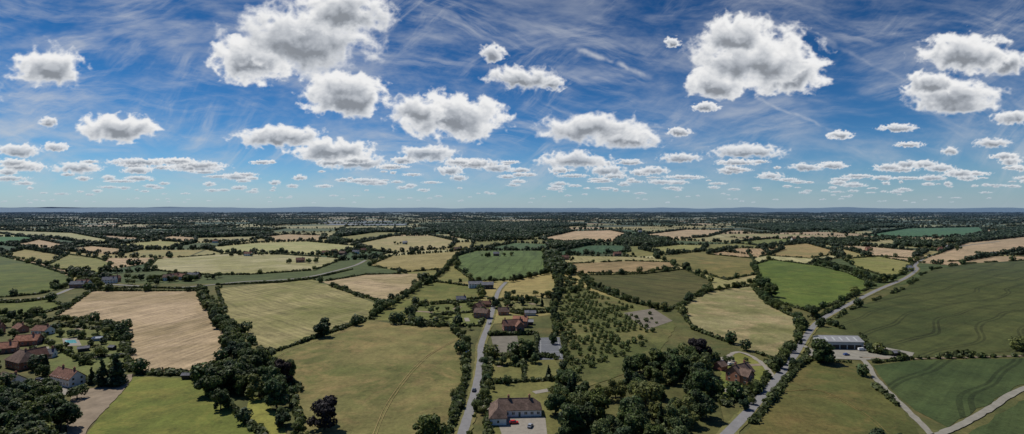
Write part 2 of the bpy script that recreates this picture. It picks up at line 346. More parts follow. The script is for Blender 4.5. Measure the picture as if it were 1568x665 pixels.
for i,(nm,pts,rgb,kind,ang,hd,rgb2) in enumerate(FD):
    w_=PA(pts); FPOLY.append(w_)
    V_=[]
    for a in range(len(w_)):
        p,q=w_[a],w_[(a+1)%len(w_)]; L=np.linalg.norm(q-p); n=max(1,int(L/max(8,p[1]*.02))); n=min(n,40)
        for s in range(n):
            t=s/n; pt=p+(q-p)*t; amp=0 if s==0 else min(3.0,L*.02)
            V_.append((pt[0]+random.uniform(-amp,amp)*.6,pt[1]+random.uniform(-amp,amp)*.6,0.06+i*.004))
    mt=field_mat(nm,rgb,kind,ang,rgb2,seed=i)
    add_obj(nm,pymesh(nm,V_,[tuple(range(len(V_)))],mt))
    if hd>0:
        for a in range(len(w_)): hedge_jobs.append((w_[a],w_[(a+1)%len(w_)],hd))
def in_fields(x,y):
    r=np.zeros(x.shape,bool)
    for p in FPOLY: r|=inpoly(x,y,p)
    return r
# ---- distant patchwork
ca_,sa_=math.cos(.3),math.sin(.3)
def jit(i,j):
    h=random.Random(i*7919+j*104729); x=(i+h.uniform(-.36,.36))*330; y=(j+h.uniform(-.36,.36))*250
    return (x*ca_-y*sa_,x*sa_+y*ca_)
palette=[((158,146,102),'hay',3.4),((110,112,62),'grass',3.4),((84,94,54),'wheat',3.2),((136,130,80),'grass',3.2),((176,150,116),'tan',2.8),((70,88,52),'wheat',2.8),((174,164,120),'hay',2),((62,72,44),'grass',3)]
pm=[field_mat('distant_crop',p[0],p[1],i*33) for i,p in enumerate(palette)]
Vq=[];Fq=[];Mi=[];far_edges=[];wood_cells=[]
rr=random.Random(5)
for i in range(-53,66):
    for j in range(-46,74):
        c=[jit(i,j),jit(i+1,j),jit(i+1,j+1),jit(i,j+1)]
        cx=sum(p[0] for p in c)/4; cy=sum(p[1] for p in c)/4
        if cy<620 or cy>15000 or abs(cx)>cy*1.25+300: continue
        k=len(Vq)
        for p in c: Vq.append((p[0]+(cx-p[0])*.02,p[1]+(cy-p[1])*.02,.04))
        Fq.append((k,k+1,k+2,k+3)); mi=rr.choices(range(8),[p[2] for p in palette])[0]; Mi.append(mi)
        far_edges.append((c[0],c[1])); far_edges.append((c[0],c[3]))
        wn=float(perlin(np.array([cx/1500.]),np.array([cy/2600.]),21)[0])
        if cy>1300 and rr.random()<(.10 if cy<4500 else .17)+.32*max(0,wn): wood_cells.append((c,cy))
add_obj('distant_fields',mesh_np('distant_fields',Vq,Fq,pm,Mi))
# ---- roads
def catmull(p,n=8):
    p=[np.array(q) for q in p]; p=[2*p[0]-p[1]]+p+[2*p[-1]-p[-2]]; o=[]
    for i in range(1,len(p)-2):
        for s in range(n):
            t=s/n; a,b,c,d=p[i-1],p[i],p[i+1],p[i+2]
            o.append(.5*((2*b)+(-a+c)*t+(2*a-5*b+4*c-d)*t*t+(-a+3*b-3*c+d)*t**3))
    o.append(p[-2]); return np.array(o)
def strip(name,pts,w,z,mat,wob=0.0,world=False,n=10):
    c=catmull(pts if world else PA(pts),n); d=np.gradient(c,axis=0); d/=np.linalg.norm(d,axis=1)[:,None]+1e-9
    n=np.stack([-d[:,1],d[:,0]],1); wl=w/2+rng.uniform(-wob,wob,len(c)); wr=w/2+rng.uniform(-wob,wob,len(c))
    L=c+n*wl[:,None]; R=c-n*wr[:,None]; k=len(c)
    Vv=np.concatenate([np.c_[L,np.full(k,z)],np.c_[R,np.full(k,z)]])
    Fv=[(i,i+k,i+k+1,i+1) for i in range(k-1)]
    add_obj(name,mesh_np(name,Vv,Fv,[mat])); return c
ASPH=simple_mat('asphalt',(0.185,0.18,0.175),.9,.18,.25); CONC=simple_mat('concrete_track',(0.22,0.205,0.165),.9,.28,.2)
VERGE=field_mat('verge',(110,110,66),'grass'); DIRT=simple_mat('dirt',(0.21,0.165,0.115),.95,.35,.12); GRAV=simple_mat('gravel',(0.24,0.215,0.175),.95,.2,.5)
RDS=[
('road',[(690,720),(708,665),(722,620),(731,585),(736,550),(737,528),(747,500),(753,480),(758,462),(764,445),(775,432)],4.6,ASPH),
('road',[(1060,720),(1112,667),(1150,627),(1190,580),(1216,545),(1235,515),(1255,492),(1295,469),(1345,444),(1385,427),(1404,413),(1402,405),(1425,392),(1470,378),(1530,370)],4.8,ASPH),
('road',[(-200,470),(-60,462),(30,460),(80,453),(112,442),(150,436),(205,438),(260,441),(310,438),(370,432),(430,429),(480,423),(540,408),(560,399)],5.0,ASPH),
('farm_track',[(1230,530),(1262,545),(1316,548),(1345,585),(1385,625),(1440,680)],3.2,CONC),
('farm_track',[(1425,672),(1470,652),(1520,624),(1568,596),(1700,545)],3.4,CONC),
('farm_track',[(110,720),(128,660),(160,625),(190,592),(200,574)],3.0,DIRT),
('farm_track',[(1105,552),(1130,540),(1160,552),(1186,578)],3.0,GRAV),
('farm_track',[(1316,548),(1400,550),(1560,546),(1700,544)],1.8,DIRT),
('driveway',[(722,622),(748,626),(775,640)],3.4,GRAV),
]
RC=[]
for n_,p_,w_,m_ in RDS:
    if n_=='road': strip('verge',p_,w_+3.0,.36,VERGE,.6)
    c=strip(n_,p_,w_,.40 if m_ is ASPH else .38,m_,.12 if m_ is ASPH else .4); RC.append((c,w_))
# two-wheel paths worn in the pastures
for p_,cc_ in (([(560,491),(520,510),(470,528),(430,545),(412,570)],(142,132,90)),([(700,520),(652,548),(600,610),(560,700)],(134,126,80)),([(1200,600),(1260,600),(1330,640),(1380,690)],(112,106,62))):
    w_=PA(p_); mt_=field_mat('worn_grass',cc_,'grass')
    for o_ in (-.8,.8):
        q_=w_+np.array([o_,0]); strip('wheel_track',list(q_),.36,.33,mt_,.14,True)
RALL=np.concatenate([np.c_[c,np.full(len(c),w_)] for c,w_ in RC])
def near_road(x,y,marg=1.5):
    d=np.sqrt((x[:,None]-RALL[None,:,0])**2+(y[:,None]-RALL[None,:,1])**2); return (d<RALL[None,:,2]/2+marg).any(1)
def sheet(name,pts,mat,z):
    add_obj(name,pymesh(name,[(x,y,z) for x,y in PA(pts)],[tuple(range(len(pts)))],mat))
sheet('dirt_yard',[(112,600),(150,594),(190,585),(178,604),(165,620),(140,645),(125,668),(108,700),(100,640)],DIRT,.345)
sheet('driveway',[(757,632),(800,636),(835,640),(838,668),(770,672)],GRAV,.345)
sheet('farmyard',[(1235,540),(1260,533),(1330,528),(1400,541),(1395,549),(1320,552),(1245,549)],CONC,.345)
sheet('driveway',[(1103,548),(1122,545),(1128,558),(1110,562)],GRAV,.345)
sheet('driveway',[(60,580),(92,590),(112,600),(100,606),(50,596)],GRAV,.345)
sheet('courtyard',[(752,516),(792,515),(796,540),(757,541)],simple_mat('worn_paving',(0.15,0.135,0.105),.95,.35,.15),.345)
sheet('bare_soil',[(955,480),(1000,473),(1030,492),(990,506)],simple_mat('bare_soil',(0.15,0.13,0.10),.95,.3,.1),.345)
TC=simple_mat('tennis_court_surface',(0.12,0.125,0.13),.9,.15,.3); WL=simple_mat('white_paint',(.5,.5,.48),.7,.05,1)
sheet('tennis_court',[(824,518),(857,517),(863,551),(824,552)],TC,.35)
def line(a,b):
    p,q=np.array(P(*a)),np.array(P(*b)); strip('court_marking',[p,(p+q)/2,q],.14,.356,WL,0,True,2)
for a,b in (((828,522),(854,521)),((828,548),(859,547)),((828,522),(828,548)),((854,521),(859,547)),((828,529),(855.5,528.4)),((828,540),(857.8,539.2))): line(a,b)
for (u,v,mt) in [(650,478,DIRT),(668,488,DIRT),(700,472,DIRT),(715,490,GRAV),(780,468,DIRT),(815,466,DIRT),(775,560,DIRT),(830,600,GRAV),(140,530,DIRT),(165,545,GRAV),(60,535,GRAV),(1150,560,DIRT),(1125,600,GRAV),(120,505,DIRT)]:
    x,y=P(u,v); a=random.uniform(0,3); ww,ll=random.uniform(4,9),random.uniform(2,4); c,s=math.cos(a),math.sin(a)
    me=pymesh('garden_bed',[(x+c*i*ww-s*j*ll,y+s*i*ww+c*j*ll,.35) for i,j in((-1,-1),(1,-1),(1,1),(-1,1))],[(0,1,2,3)],mt); add_obj('garden_bed',me)
# ---------------------------------------------------------------- trees
def cone_q(p0,p1,r0,r1,n=7):
    p0=np.array(p0,float);p1=np.array(p1,float); d=p1-p0; d/=np.linalg.norm(d); a=np.cross(d,[.3,.9,.2]); a/=np.linalg.norm(a); b=np.cross(d,a)
    t=np.arange(n)*2*np.pi/n; ring=np.cos(t)[:,None]*a+np.sin(t)[:,None]*b
    return np.concatenate([p0+ring*r0,p1+ring*r1]),np.array([(i,(i+1)%n,(i+1)%n+n,i+n) for i in range(n)])
def join(parts):
    V=[];Fs=[];M=[];k=0
    for v,f,mi in parts: V.append(v);Fs.append(f+k);M.append(np.full(len(f),mi));k+=len(v)
    return np.concatenate(V),np.concatenate(Fs),np.concatenate(M)
def tree_proto(name,kind,leafm,n=3400,seed=0):
    """unit-ish tree: 12 m tall"""
    r=np.random.default_rng(seed); parts=[]; Ht=12.0
    if kind=='broad':
        R=r.uniform(4.2,5.6); parts.append((*cone_q((0,0,-.3),(r.uniform(-.3,.3),r.uniform(-.3,.3),5.5),.42,.22),1))
        lob=[(np.array([0,0,7.2]),3.0)]
        for i in range(17):
            a=r.uniform(0,2*np.pi); zz=r.uniform(2.4,10.2); rad=R*math.sqrt(max(.05,1-((zz-5.8)/5.6)**2))*r.uniform(.5,.92)
            c=np.array([math.cos(a)*rad,math.sin(a)*rad,zz]); q=r.uniform(1.0,2.2); lob.append((c,q))
            if i<7: parts.append((*cone_q((0,0,r.uniform(2,4.5)),c,.17,.05,5),1))
    elif kind=='conifer':
        parts.append((*cone_q((0,0,-.3),(0,0,11),.3,.06),1)); lob=[]
        for i in range(26):
            zz=.8+i*.42; rad=2.5*(1-zz/12.4)**.8; a=r.uniform(0,6.28); lob.append((np.array([math.cos(a)*rad*.45,math.sin(a)*rad*.45,zz]),max(.35,rad*r.uniform(.6,.85))))
            if i%4==0: parts.append((*cone_q((0,0,zz),(math.cos(a)*rad,math.sin(a)*rad,zz-.2),.08,.03,5),1))
    elif kind=='small':
        parts.append((*cone_q((0,0,-.3),(0,0,5),.35,.2),1)); lob=[(np.array([0,0,6.8]),3.4)]
        for i in range(8):
            a=r.uniform(0,6.28); c=np.array([math.cos(a)*3.2,math.sin(a)*3.2,r.uniform(4,9)]); lob.append((c,r.uniform(1.6,2.8))); parts.append((*cone_q((0,0,4),c,.15,.05,5),1))
    vol=np.array([q**2 for _,q in lob]); cnt=(vol/vol.sum()*n).astype(int)+8
    C=[];N=[]
    for (c,q),k in zip(lob,cnt):
        d=r.normal(0,1,(k,3)); d/=np.linalg.norm(d,axis=1)[:,None]; rad=q*r.uniform(.68,1.1,k)**.6
        rad*=1+.18*np.sin(d[:,0]*7+seed)*np.cos(d[:,1]*6+c[0]); p=c+d*rad[:,None]
        p[:,2]=c[2]+(p[:,2]-c[2])*.86; C.append(p); N.append(d+np.array([0,0,.3]))
    C=np.concatenate(C);N=np.concatenate(N); ok=C[:,2]>.7; C=C[ok];N=N[ok]
    S=r.uniform(.32,.8,len(C))*(.75 if kind=='conifer' else 1)
    v,f=leafquads(C,N,S,.5); parts.append((v,f,0)); V_,F_,M_=join(parts)
    zmax=V_[:,2].max(); V_*=Ht/zmax
    return mesh_np(name,V_,F_,[leafm,BARK],M_)
PR={'oak_tree':[tree_proto('oak_tree','broad',(LEAF,LEAF,LEAF_D,LEAF,LEAF_L,LEAF_D)[i],3800,i) for i in range(6)],
 'copper_beech_tree':[tree_proto('copper_beech_tree','broad',LEAF_P,4200,40+i) for i in range(2)],
 'conifer_tree':[tree_proto('conifer_tree','conifer',LEAF_D,3600,60+i) for i in range(3)],
 'garden_tree':[tree_proto('garden_tree','small',(LEAF_L,LEAF,LEAF)[i],1500,80+i) for i in range(3)]}
TREES=[]
def tree(kind,x,y,h,wd=1.0):
    s=h/12.0; me=random.choice(PR[kind]); sx=s*wd*random.uniform(.88,1.15)
    o=add_obj(kind,me,(x,y,0),random.uniform(0,6.28),(sx,sx*random.uniform(.9,1.1),s)); TREES.append((x,y)); return o
def tpx(kind,u,v,hpx,wd=1.0):
    x,y=P(u,v); tree(kind,x,y,hpx*y/F,wd)
HOUSES=[(36,560,14),(106,588,14),(42,526,9),(62,512,9),(12,538,9),(20,588,10),(68,548,8),(34,508,9),(1133,583,12),(738,487,9),(785,508,12),(797,500,9),(790,634,16),(745,470,8),(706,462,8),(771,482,8),(1103,566,6)]
HW=[(*P(u,v),r) for u,v,r in HOUSES]
def near_house(x,y):
    for hx,hy,r in HW:
        dx,dy=x-hx,y-hy
        if math.hypot(dx,dy)<r: return True
        if -r*1.9<dy<0 and abs(dx-hx/hy*dy)<r*.7: return True   # open front gardens
    return False
def scatter(pts,spacing,h0,h1,kinds,fill=1.0):
    w_=PA(pts); x0,y0=w_.min(0); x1,y1=w_.max(0)
    for X in np.arange(x0,x1,spacing):
        for Y in np.arange(y0,y1,spacing):
            x=X+random.uniform(-.45,.45)*spacing; y=Y+random.uniform(-.45,.45)*spacing
            if random.random()>fill or near_house(x,y): continue
            if inpoly(np.array([x]),np.array([y]),w_)[0] and not near_road(np.array([x]),np.array([y]),2)[0]:
                tree(random.choice(kinds),x,y,random.uniform(h0,h1))
def along(pts,spacing,h0,h1,kinds=('oak_tree',),jit_=2.0):
    w_=PA(pts)
    for a in range(len(w_)-1):
        L=np.linalg.norm(w_[a+1]-w_[a]); n=max(1,int(L/spacing))
        for s in range(n):
            t=(s+random.random()*.8)/n; p=w_[a]+(w_[a+1]-w_[a])*t
            tree(random.choice(kinds),p[0]+random.uniform(-jit_,jit_),p[1]+random.uniform(-jit_,jit_),random.uniform(h0,h1))
O='oak_tree';G='garden_tree';CN='conifer_tree';CB='copper_beech_tree'
scatter([(-120,615),(26,610),(74,624),(100,658),(112,740),(-120,740)],8.2,11,16,(O,O,O,CN,G))
scatter([(-120,560),(-10,560),(0,605),(-120,608)],10,9,13,(O,O,G),.8)
scatter([(305,598),(335,572),(400,562),(440,580),(448,605),(425,632),(395,618),(365,606),(335,612)],8.8,10,15.5,(O,),.9)
along([(395,560),(360,548),(345,530)],8,9,12)
along([(430,640),(450,665),(480,710)],8,6,10)
scatter([(905,612),(960,575),(1010,565),(1070,548),(1100,568),(1082,600),(1060,622),(1098,640),(1112,662),(1090,740),(880,740),(872,655)],11.5,8,14.5,(O,O,O,O,O,G,CN),.8)
scatter([(960,572),(1040,548),(1090,556),(1075,590),(990,590)],11,11,15,(O,),.6)
for a in [(495,516,29,1.1),(1262,556,38,1.15),(659,690,58,1),(1228,505,20,1),(1182,455,22,1),(1170,447,22,1.1),(1163,440,18,1),(1245,490,22,1),(1258,500,14,1.1),(1352,432,14,1),
 (338,628,32,1),(320,606,38,1.1),(1395,404,10,1),(758,472,18,1),(806,548,30,1),(1038,640,30,1),(1215,560,12,1.2),(1360,700,40,1.2)]: tpx(O,*a)
tpx(CB,497,658,50,1.05); tpx(CB,433,592,42,1); tpx(CB,1068,556,40,1.0)
for a in [(178,590,48,1.3),(156,592,42,1.2),(70,566,24,1.2),(855,500,22,1.1),(1012,655,40,1.1),(140,588,26,1.2),(830,470,16,1)]: tpx(CN,*a)
for a in [(118,612,22,1.1),(150,548,18,1),(92,540,14,1),(175,520,14,1),(720,505,10,1),(700,480,9,1),(660,480,9,1),(680,492,8,1),(770,560,14,1),(860,590,22,1),(848,610,20,1),(755,600,10,1)]: tpx(G,*a)
along([(306,447),(318,470),(336,500),(352,520),(372,545)],7.5,7.5,11.5,(O,O,G),3)
along([(566,490),(598,470),(620,458),(645,438)],9,5,9,(O,G))
along([(1245,402),(1300,416),(1345,434),(1372,430)],8,7,11)
along([(1085,444),(1055,458),(1034,478)],11,4,7,(G,O)); along([(1232,496),(1222,525),(1196,560),(1160,600),(1130,632)],12,4,8,(G,O))
along([(1078,450),(1150,436),(1178,466),(1225,490)],13,5,10,(O,G))
along([(890,422),(912,440),(962,462),(1022,478)],10,5,9,(G,O)); along([(845,470),(852,500),(846,530)],10,5,9,(G,O))
along([(655,437),(680,418),(698,396)],10,6,11); along([(705,433),(780,432),(838,420),(842,392)],10,6,10)
along([(842,392),(848,420),(856,440),(850,470)],9,7,12)
along([(700,505),(714,530),(712,580),(698,630)],14,3,6,(G,)); along([(745,560),(742,600),(728,650)],13,3,6,(G,))
scatter([(835,580),(875,575),(895,610),(885,700),(850,680)],9.5,6,13,(O,G,CN),.65)
scatter([(735,455),(850,452),(850,470),(740,475)],13,4,9,(O,G),.55)
scatter([(640,470),(735,465),(740,498),(640,492)],12,3,6,(G,),.4)
scatter([(760,550),(800,545),(830,560),(850,600),(760,600)],11,4,8,(G,O),.4)
scatter([(40,500),(90,488),(190,505),(198,560),(60,560)],10,3.5,7,(G,G,O),.5)
scatter([(-40,480),(60,482),(80,500),(10,530),(-60,560)],11,4,9,(G,O),.5)
scatter([(0,560),(60,560),(150,600),(100,600),(20,595)],10,4,8,(G,O,CN),.4)
scatter([(1090,560),(1130,545),(1175,570),(1160,600),(1110,620)],11,3,7,(G,),.45)
scatter([(855,425),(905,436),(900,450),(850,450)],10,5,9,(O,G),.65)
scatter([(90,424),(200,424),(310,424),(310,436),(100,440)],20,5,10,(O,G),.5)
# ---- vectorised foliage masses
def mass(name,x,y,h,nq,mat,wd=.45,sz=None):
    n=len(x)
    if n==0: return
    h=np.asarray(h); d=rng.normal(0,1,(n,nq,3)); d/=np.linalg.norm(d,axis=2)[...,None]
    ph=rng.uniform(0,6.28,(n,1)); lump=1+.22*np.sin(d[...,0]*5+ph)*np.cos(d[...,1]*4+ph*2)
    rad=(rng.uniform(.7,1.05,(n,nq))*lump)[...,None]
    sc=np.stack([h*wd,h*wd,h*.46],1)[:,None,:]; c=np.stack([x,y,h*.52],1)[:,None,:]
    C=c+d*rad*sc; C[...,2]=np.maximum(C[...,2],.2); N=d+np.array([0,0,.25])
    S=(h[:,None]*(2.1/math.sqrt(nq))*rng.uniform(.7,1.3,(n,nq)))
    v,f=leafquads(C.reshape(-1,3),N.reshape(-1,3),S.ravel(),.45)
    add_obj(name,mesh_np(name,v,f,[mat]))
def hedge_pts(p,q,sp,gap=0.0):
    p=np.array(p);q=np.array(q); L=np.linalg.norm(q-p); n=max(1,int(L/sp)); t=(np.arange(n)+rng.uniform(0,1,n))/n
    pt=p+(q-p)*t[:,None]; 
    if gap>0:
        g=perlin(pt[:,0]/45+7,pt[:,1]/45+3); pt=pt[g>-.55+gap-.4]
    return pt
near=[[],[],[]];far=[[],[],[]];tn=[[],[],[]]
def push(b,pt,h): b[0].append(pt[:,0]);b[1].append(pt[:,1]);b[2].append(h)
def hh(pt): return 1+.45*perlin(pt[:,0]/18,pt[:,1]/18,8)
for p,q,hd in hedge_jobs:
    dm=(p[1]+q[1])/2
    if dm<230: continue
    if dm<1100:
        pt=hedge_pts(p,q,1.2,1-hd)
        if len(pt): push(near,pt+rng.normal(0,.55,pt.shape),rng.uniform(1.4,3.1,len(pt))*hh(pt))
        pt=hedge_pts(p,q,28/(hd+.15)); push(tn,pt+rng.normal(0,1.5,pt.shape),rng.uniform(4,10.5,len(pt)))
    else:
        sp=4.5+dm*.0016; pt=hedge_pts(p,q,sp,1-hd*1.8); 
        if len(pt): push(far,pt,rng.uniform(3,6.5,len(pt)))
        pt=hedge_pts(p,q,20); push(far,pt,rng.uniform(6,13,len(pt)))
EX=[[(130,444),(210,441),(300,443)],[(-60,466),(30,464),(84,458)],[(330,437),(430,433),(478,427),(540,413)],[(355,552),(300,576),(204,573)],[(410,543),(560,491)],
[(624,497),(690,500),(714,522)],[(717,522),(713,580),(700,630),(682,680)],[(745,530),(743,580),(732,620),(716,670)],[(748,545),(856,549)],[(748,588),(850,583),(866,600)],[(745,514),(822,512)],
[(632,470),(632,494)],[(660,467),(735,462)],[(660,484),(738,478)],[(765,478),(846,474)],[(846,474),(850,516)],[(822,514),(820,552)],[(862,514),(868,556)],
[(1240,535),(1225,560),(1196,596),(1158,640)],[(1205,545),(1180,578),(1140,622)],[(1085,562),(1085,602),(1112,622),(1166,594)],[(1336,556),(1400,550),(1568,546),(1700,545)],[(1250,502),(1262,492)],
[(90,488),(190,503),(197,568)],[(36,505),(90,488)],[(60,520),(110,545),(140,560)],[(20,500),(60,482)],[(460,600),(440,575)],[(335,605),(380,650),(425,690)],[(845,470),(870,432)],[(1182,470),(1232,494)],[(1292,466),(1250,488)],
[(120,520),(185,522)],[(125,545),(190,548)],[(758,560),(800,562)],[(700,466),(704,496)],[(800,552),(804,585)]]
for pl in EX:
    w_=PA(pl)
    for a in range(len(w_)-1):
        pt=hedge_pts(w_[a],w_[a+1],.9); push(near,pt+rng.normal(0,.4,pt.shape),rng.uniform(1.4,2.9,len(pt))*hh(pt))
for x_ in (near,tn,far):
    for k in range(3): x_[k]=np.concatenate(x_[k])
def keep(b,marg=1.5):
    ok=~near_road(b[0],b[1],marg); return [a[ok] for a in b]
near=keep(near,1.2); tn=keep(tn,3); far=keep(far,2)
mass('hedge',near[0],near[1],near[2],14,HEDGE,.62)
sel=rng.uniform(0,1,len(tn[0]))
for lo,hi,mt in ((0,.5,LEAF),(.5,.65,LEAF_L),(.65,1.1,LEAF_D)):
    s=(sel>=lo)&(sel<hi); mass('hedgerow_trees',tn[0][s],tn[1][s],tn[2][s],260,mt,.46)
# orchard
op=PA([(860,462),(872,440),(905,450),(1000,482),(1020,498),(994,526),(944,552),(880,574),(860,545)])
gx,gy=np.meshgrid(np.arange(0,330,5.2),np.arange(0,420,8.6)); a=.30
X=gx*math.cos(a)-gy*math.sin(a)+60; Y=gx*math.sin(a)+gy*math.cos(a)+200; X=X.ravel()+rng.normal(0,.6,X.size);Y=Y.ravel()+rng.normal(0,.6,Y.size)
ok=inpoly(X,Y,op)&(rng.uniform(0,1,X.size)<.80)&(perlin(X/30,Y/30,5)>-.36)&~((X>P(955,480)[0])&(X<P(1030,492)[0])&(Y>P(0,506)[1])&(Y<P(0,474)[1])&(X>P(960,490)[0]+12)&(rng.uniform(0,1,X.size)<.85))
mass('orchard_trees',X[ok],Y[ok],rng.uniform(2.2,4.4,ok.sum()),110,LEAF,.55)
# far hedgerows of the patchwork
E=[[],[],[]]
for p,q in far_edges:
    dm=(p[1]+q[1])/2; 
    if rr.random()<.14: continue
    big_=rr.random()<.35
    sp=(5 if big_ else 6)+dm*.0022; pt=hedge_pts(p,q,sp)
    h=rng.uniform(2.2,5.8,len(pt))+ (rng.uniform(0,1,len(pt))<(.75 if big_ else .25))*rng.uniform(3,9,len(pt)); push(E,pt,h)
for k in range(3): E[k]=np.concatenate(E[k])
ok=~in_fields(E[0],E[1])&(E[1]>700); E=[e[ok] for e in E]; E=keep(E,3)
W=[[],[],[]]
for c,cy in wood_cells:
    cc=np.array(c); sp=11 if cy<3500 else (20 if cy<8000 else 36)
    A=330*250*.9; n=int(A/sp**2); s,t=rng.uniform(0,1,(2,n,1)); pt=(cc[0]*(1-s)+cc[1]*s)*(1-t)+(cc[3]*(1-s)+cc[2]*s)*t
    kp=perlin(pt[:,0]/120,pt[:,1]/120,3)>-.15; pt=pt[kp]
    push(W,pt,rng.uniform(9,15,len(pt))*(1 if sp<30 else 1.2))
def woodpx(pts,sp,h0,h1):
    w_=PA(pts); x0,y0=w_.min(0);x1,y1=w_.max(0); n=int((x1-x0)*(y1-y0)/sp**2); x=rng.uniform(x0,x1,n);y=rng.uniform(y0,y1,n); ok=inpoly(x,y,w_)
    push(W,np.c_[x[ok],y[ok]],rng.uniform(h0,h1,ok.sum()))
for pl in ([(500,372),(520,357),(580,352),(620,356),(560,366),(530,373)],[(940,374),(955,364),(1010,366),(1035,374),(990,379)],[(80,352),(110,350),(190,358),(240,362),(230,366),(120,358)],
           [(640,346),(800,343),(900,345),(820,352),(700,354)],[(1120,346),(1300,342),(1320,350),(1200,356)],[(835,378),(862,372),(930,373),(900,376),(850,382)],[(1440,372),(1560,352),(1640,352),(1500,372)],[(1270,352),(1330,346),(1330,352),(1290,358)],
           [(380,340),(470,337),(500,342),(400,346)],[(0,348),(-100,345),(60,342),(90,347)],[(690,362),(780,360),(830,362),(800,368),(720,368)],[(838,392),(855,392),(862,402),(880,420),(860,424),(842,414)],[(200,360),(330,352),(420,352),(300,360)]): woodpx(pl,11,9,15)
for k in range(3): W[k]=np.concatenate(W[k])
ok=~in_fields(W[0],W[1]); W=[e[ok] for e in W]
for nm,B,mt in (('distant_hedgerows',E,HEDGE_F),('distant_woodland',W,LEAF_D),('distant_hedgerows',far,HEDGE_F)):
    d=B[1]; 
    for lo,hi,nq in ((0,1600,70),(1600,3500,28),(3500,99999,12)):
        s=(d>=lo)&(d<hi); mass(nm,B[0][s],B[1][s],B[2][s],nq,mt,.5)
print('E',len(E[0]),'W',len(W[0]),'near',len(near[0]))
# ---- hills
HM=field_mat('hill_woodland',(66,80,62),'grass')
def hills(name,y0,base,amp,seed,x0=-1.3,x1=1.3):
    n=260; xs=np.linspace(x0*y0,x1*y0,n); hh=base+amp*fbm(xs/4200+seed,np.zeros(n)+seed,5,seed)+amp*.4*np.clip(-xs/y0,0,1)
    hh=np.maximum(hh,5); V_=[];Fs=[]
    for k,(dy,f) in enumerate(((-1800,0),(-900,.55),(0,1),(1500,.8))):
        for x,h in zip(xs,hh): V_.append((x,y0+dy,h*f-(.5 if k==0 else 0)))
    for k in range(3):
        for i in range(n-1): a=k*n+i; Fs.append((a,a+1,a+1+n,a+n))
    add_obj(name,mesh_np(name,V_,Fs,[HM],smooth=True))
hills('hills',15500,45,50,1); hills('hills',20500,95,75,2); hills('hills',29000,150,130,4)
# ---------------------------------------------------------------- buildings
BR=simple_mat('red_brick',(0.32,0.15,0.10),.9,.25,3); RENDER_=simple_mat('white_render',(0.74,0.72,0.67),.85,.08,.5); TIM=simple_mat('dark_timber',(0.06,0.05,0.04),.8,.2,2)
def roof_mat(name,col):
    m,nt,b=newmat(name); tc=nd(nt,'ShaderNodeTexCoord').outputs['Object']
    mp=nd(nt,'ShaderNodeMapping'); mp.inputs['Scale'].default_value=(2.2,4.5,4.5); nt.links.new(tc,mp.inputs[0])
    vo=nd(nt,'ShaderNodeTexVoronoi'); nt.links.new(mp.outputs[0],vo.inputs[0]); vo.inputs['Scale'].default_value=1.0
    sv=nd(nt,'ShaderNodeSeparateColor'); nt.links.new(vo.outputs['Color'],sv.inputs[0])
    k=math_(nt,'MULTIPLY',mrange(nt,sv.outputs[0],0,1,.7,1.3),mrange(nt,noise(nt,tc,.35,4,.7),.3,.7,.6,1.4))
    nt.links.new(scalec(nt,col+(1,),k),b.inputs['Base Color']); return m
RT=roof_mat('clay_tile_roof',(0.18,0.095,0.068)); RT2=roof_mat('brown_tile_roof',(0.14,0.095,0.073)); RS=roof_mat('slate_roof',(0.155,0.155,0.165)); RO=roof_mat('orange_tile_roof',(0.34,0.16,0.10))
GL=simple_mat('window_glass',(0.03,0.035,0.04),.15,.1,1,.6); FR=simple_mat('window_frame',(.72,.72,.7),.6,.05,1); DR=simple_mat('door_paint',(0.08,0.10,0.09),.5,.1,1)
METR=simple_mat('corrugated_roof',(0.27,0.27,0.27),.9,.15,.4,.05); METW=simple_mat('metal_cladding',(0.42,0.42,0.40),.7,.15,.4)
def box(V,Fs,x0,x1,y0,y1,z0,z1):
    k=len(V); V+=[(x0,y0,z0),(x1,y0,z0),(x1,y1,z0),(x0,y1,z0),(x0,y0,z1),(x1,y0,z1),(x1,y1,z1),(x0,y1,z1)]
    Fs+=[(k,k+3,k+2,k+1),(k+4,k+5,k+6,k+7),(k,k+1,k+5,k+4),(k+1,k+2,k+6,k+5),(k+2,k+3,k+7,k+6),(k+3,k,k+4,k+7)]
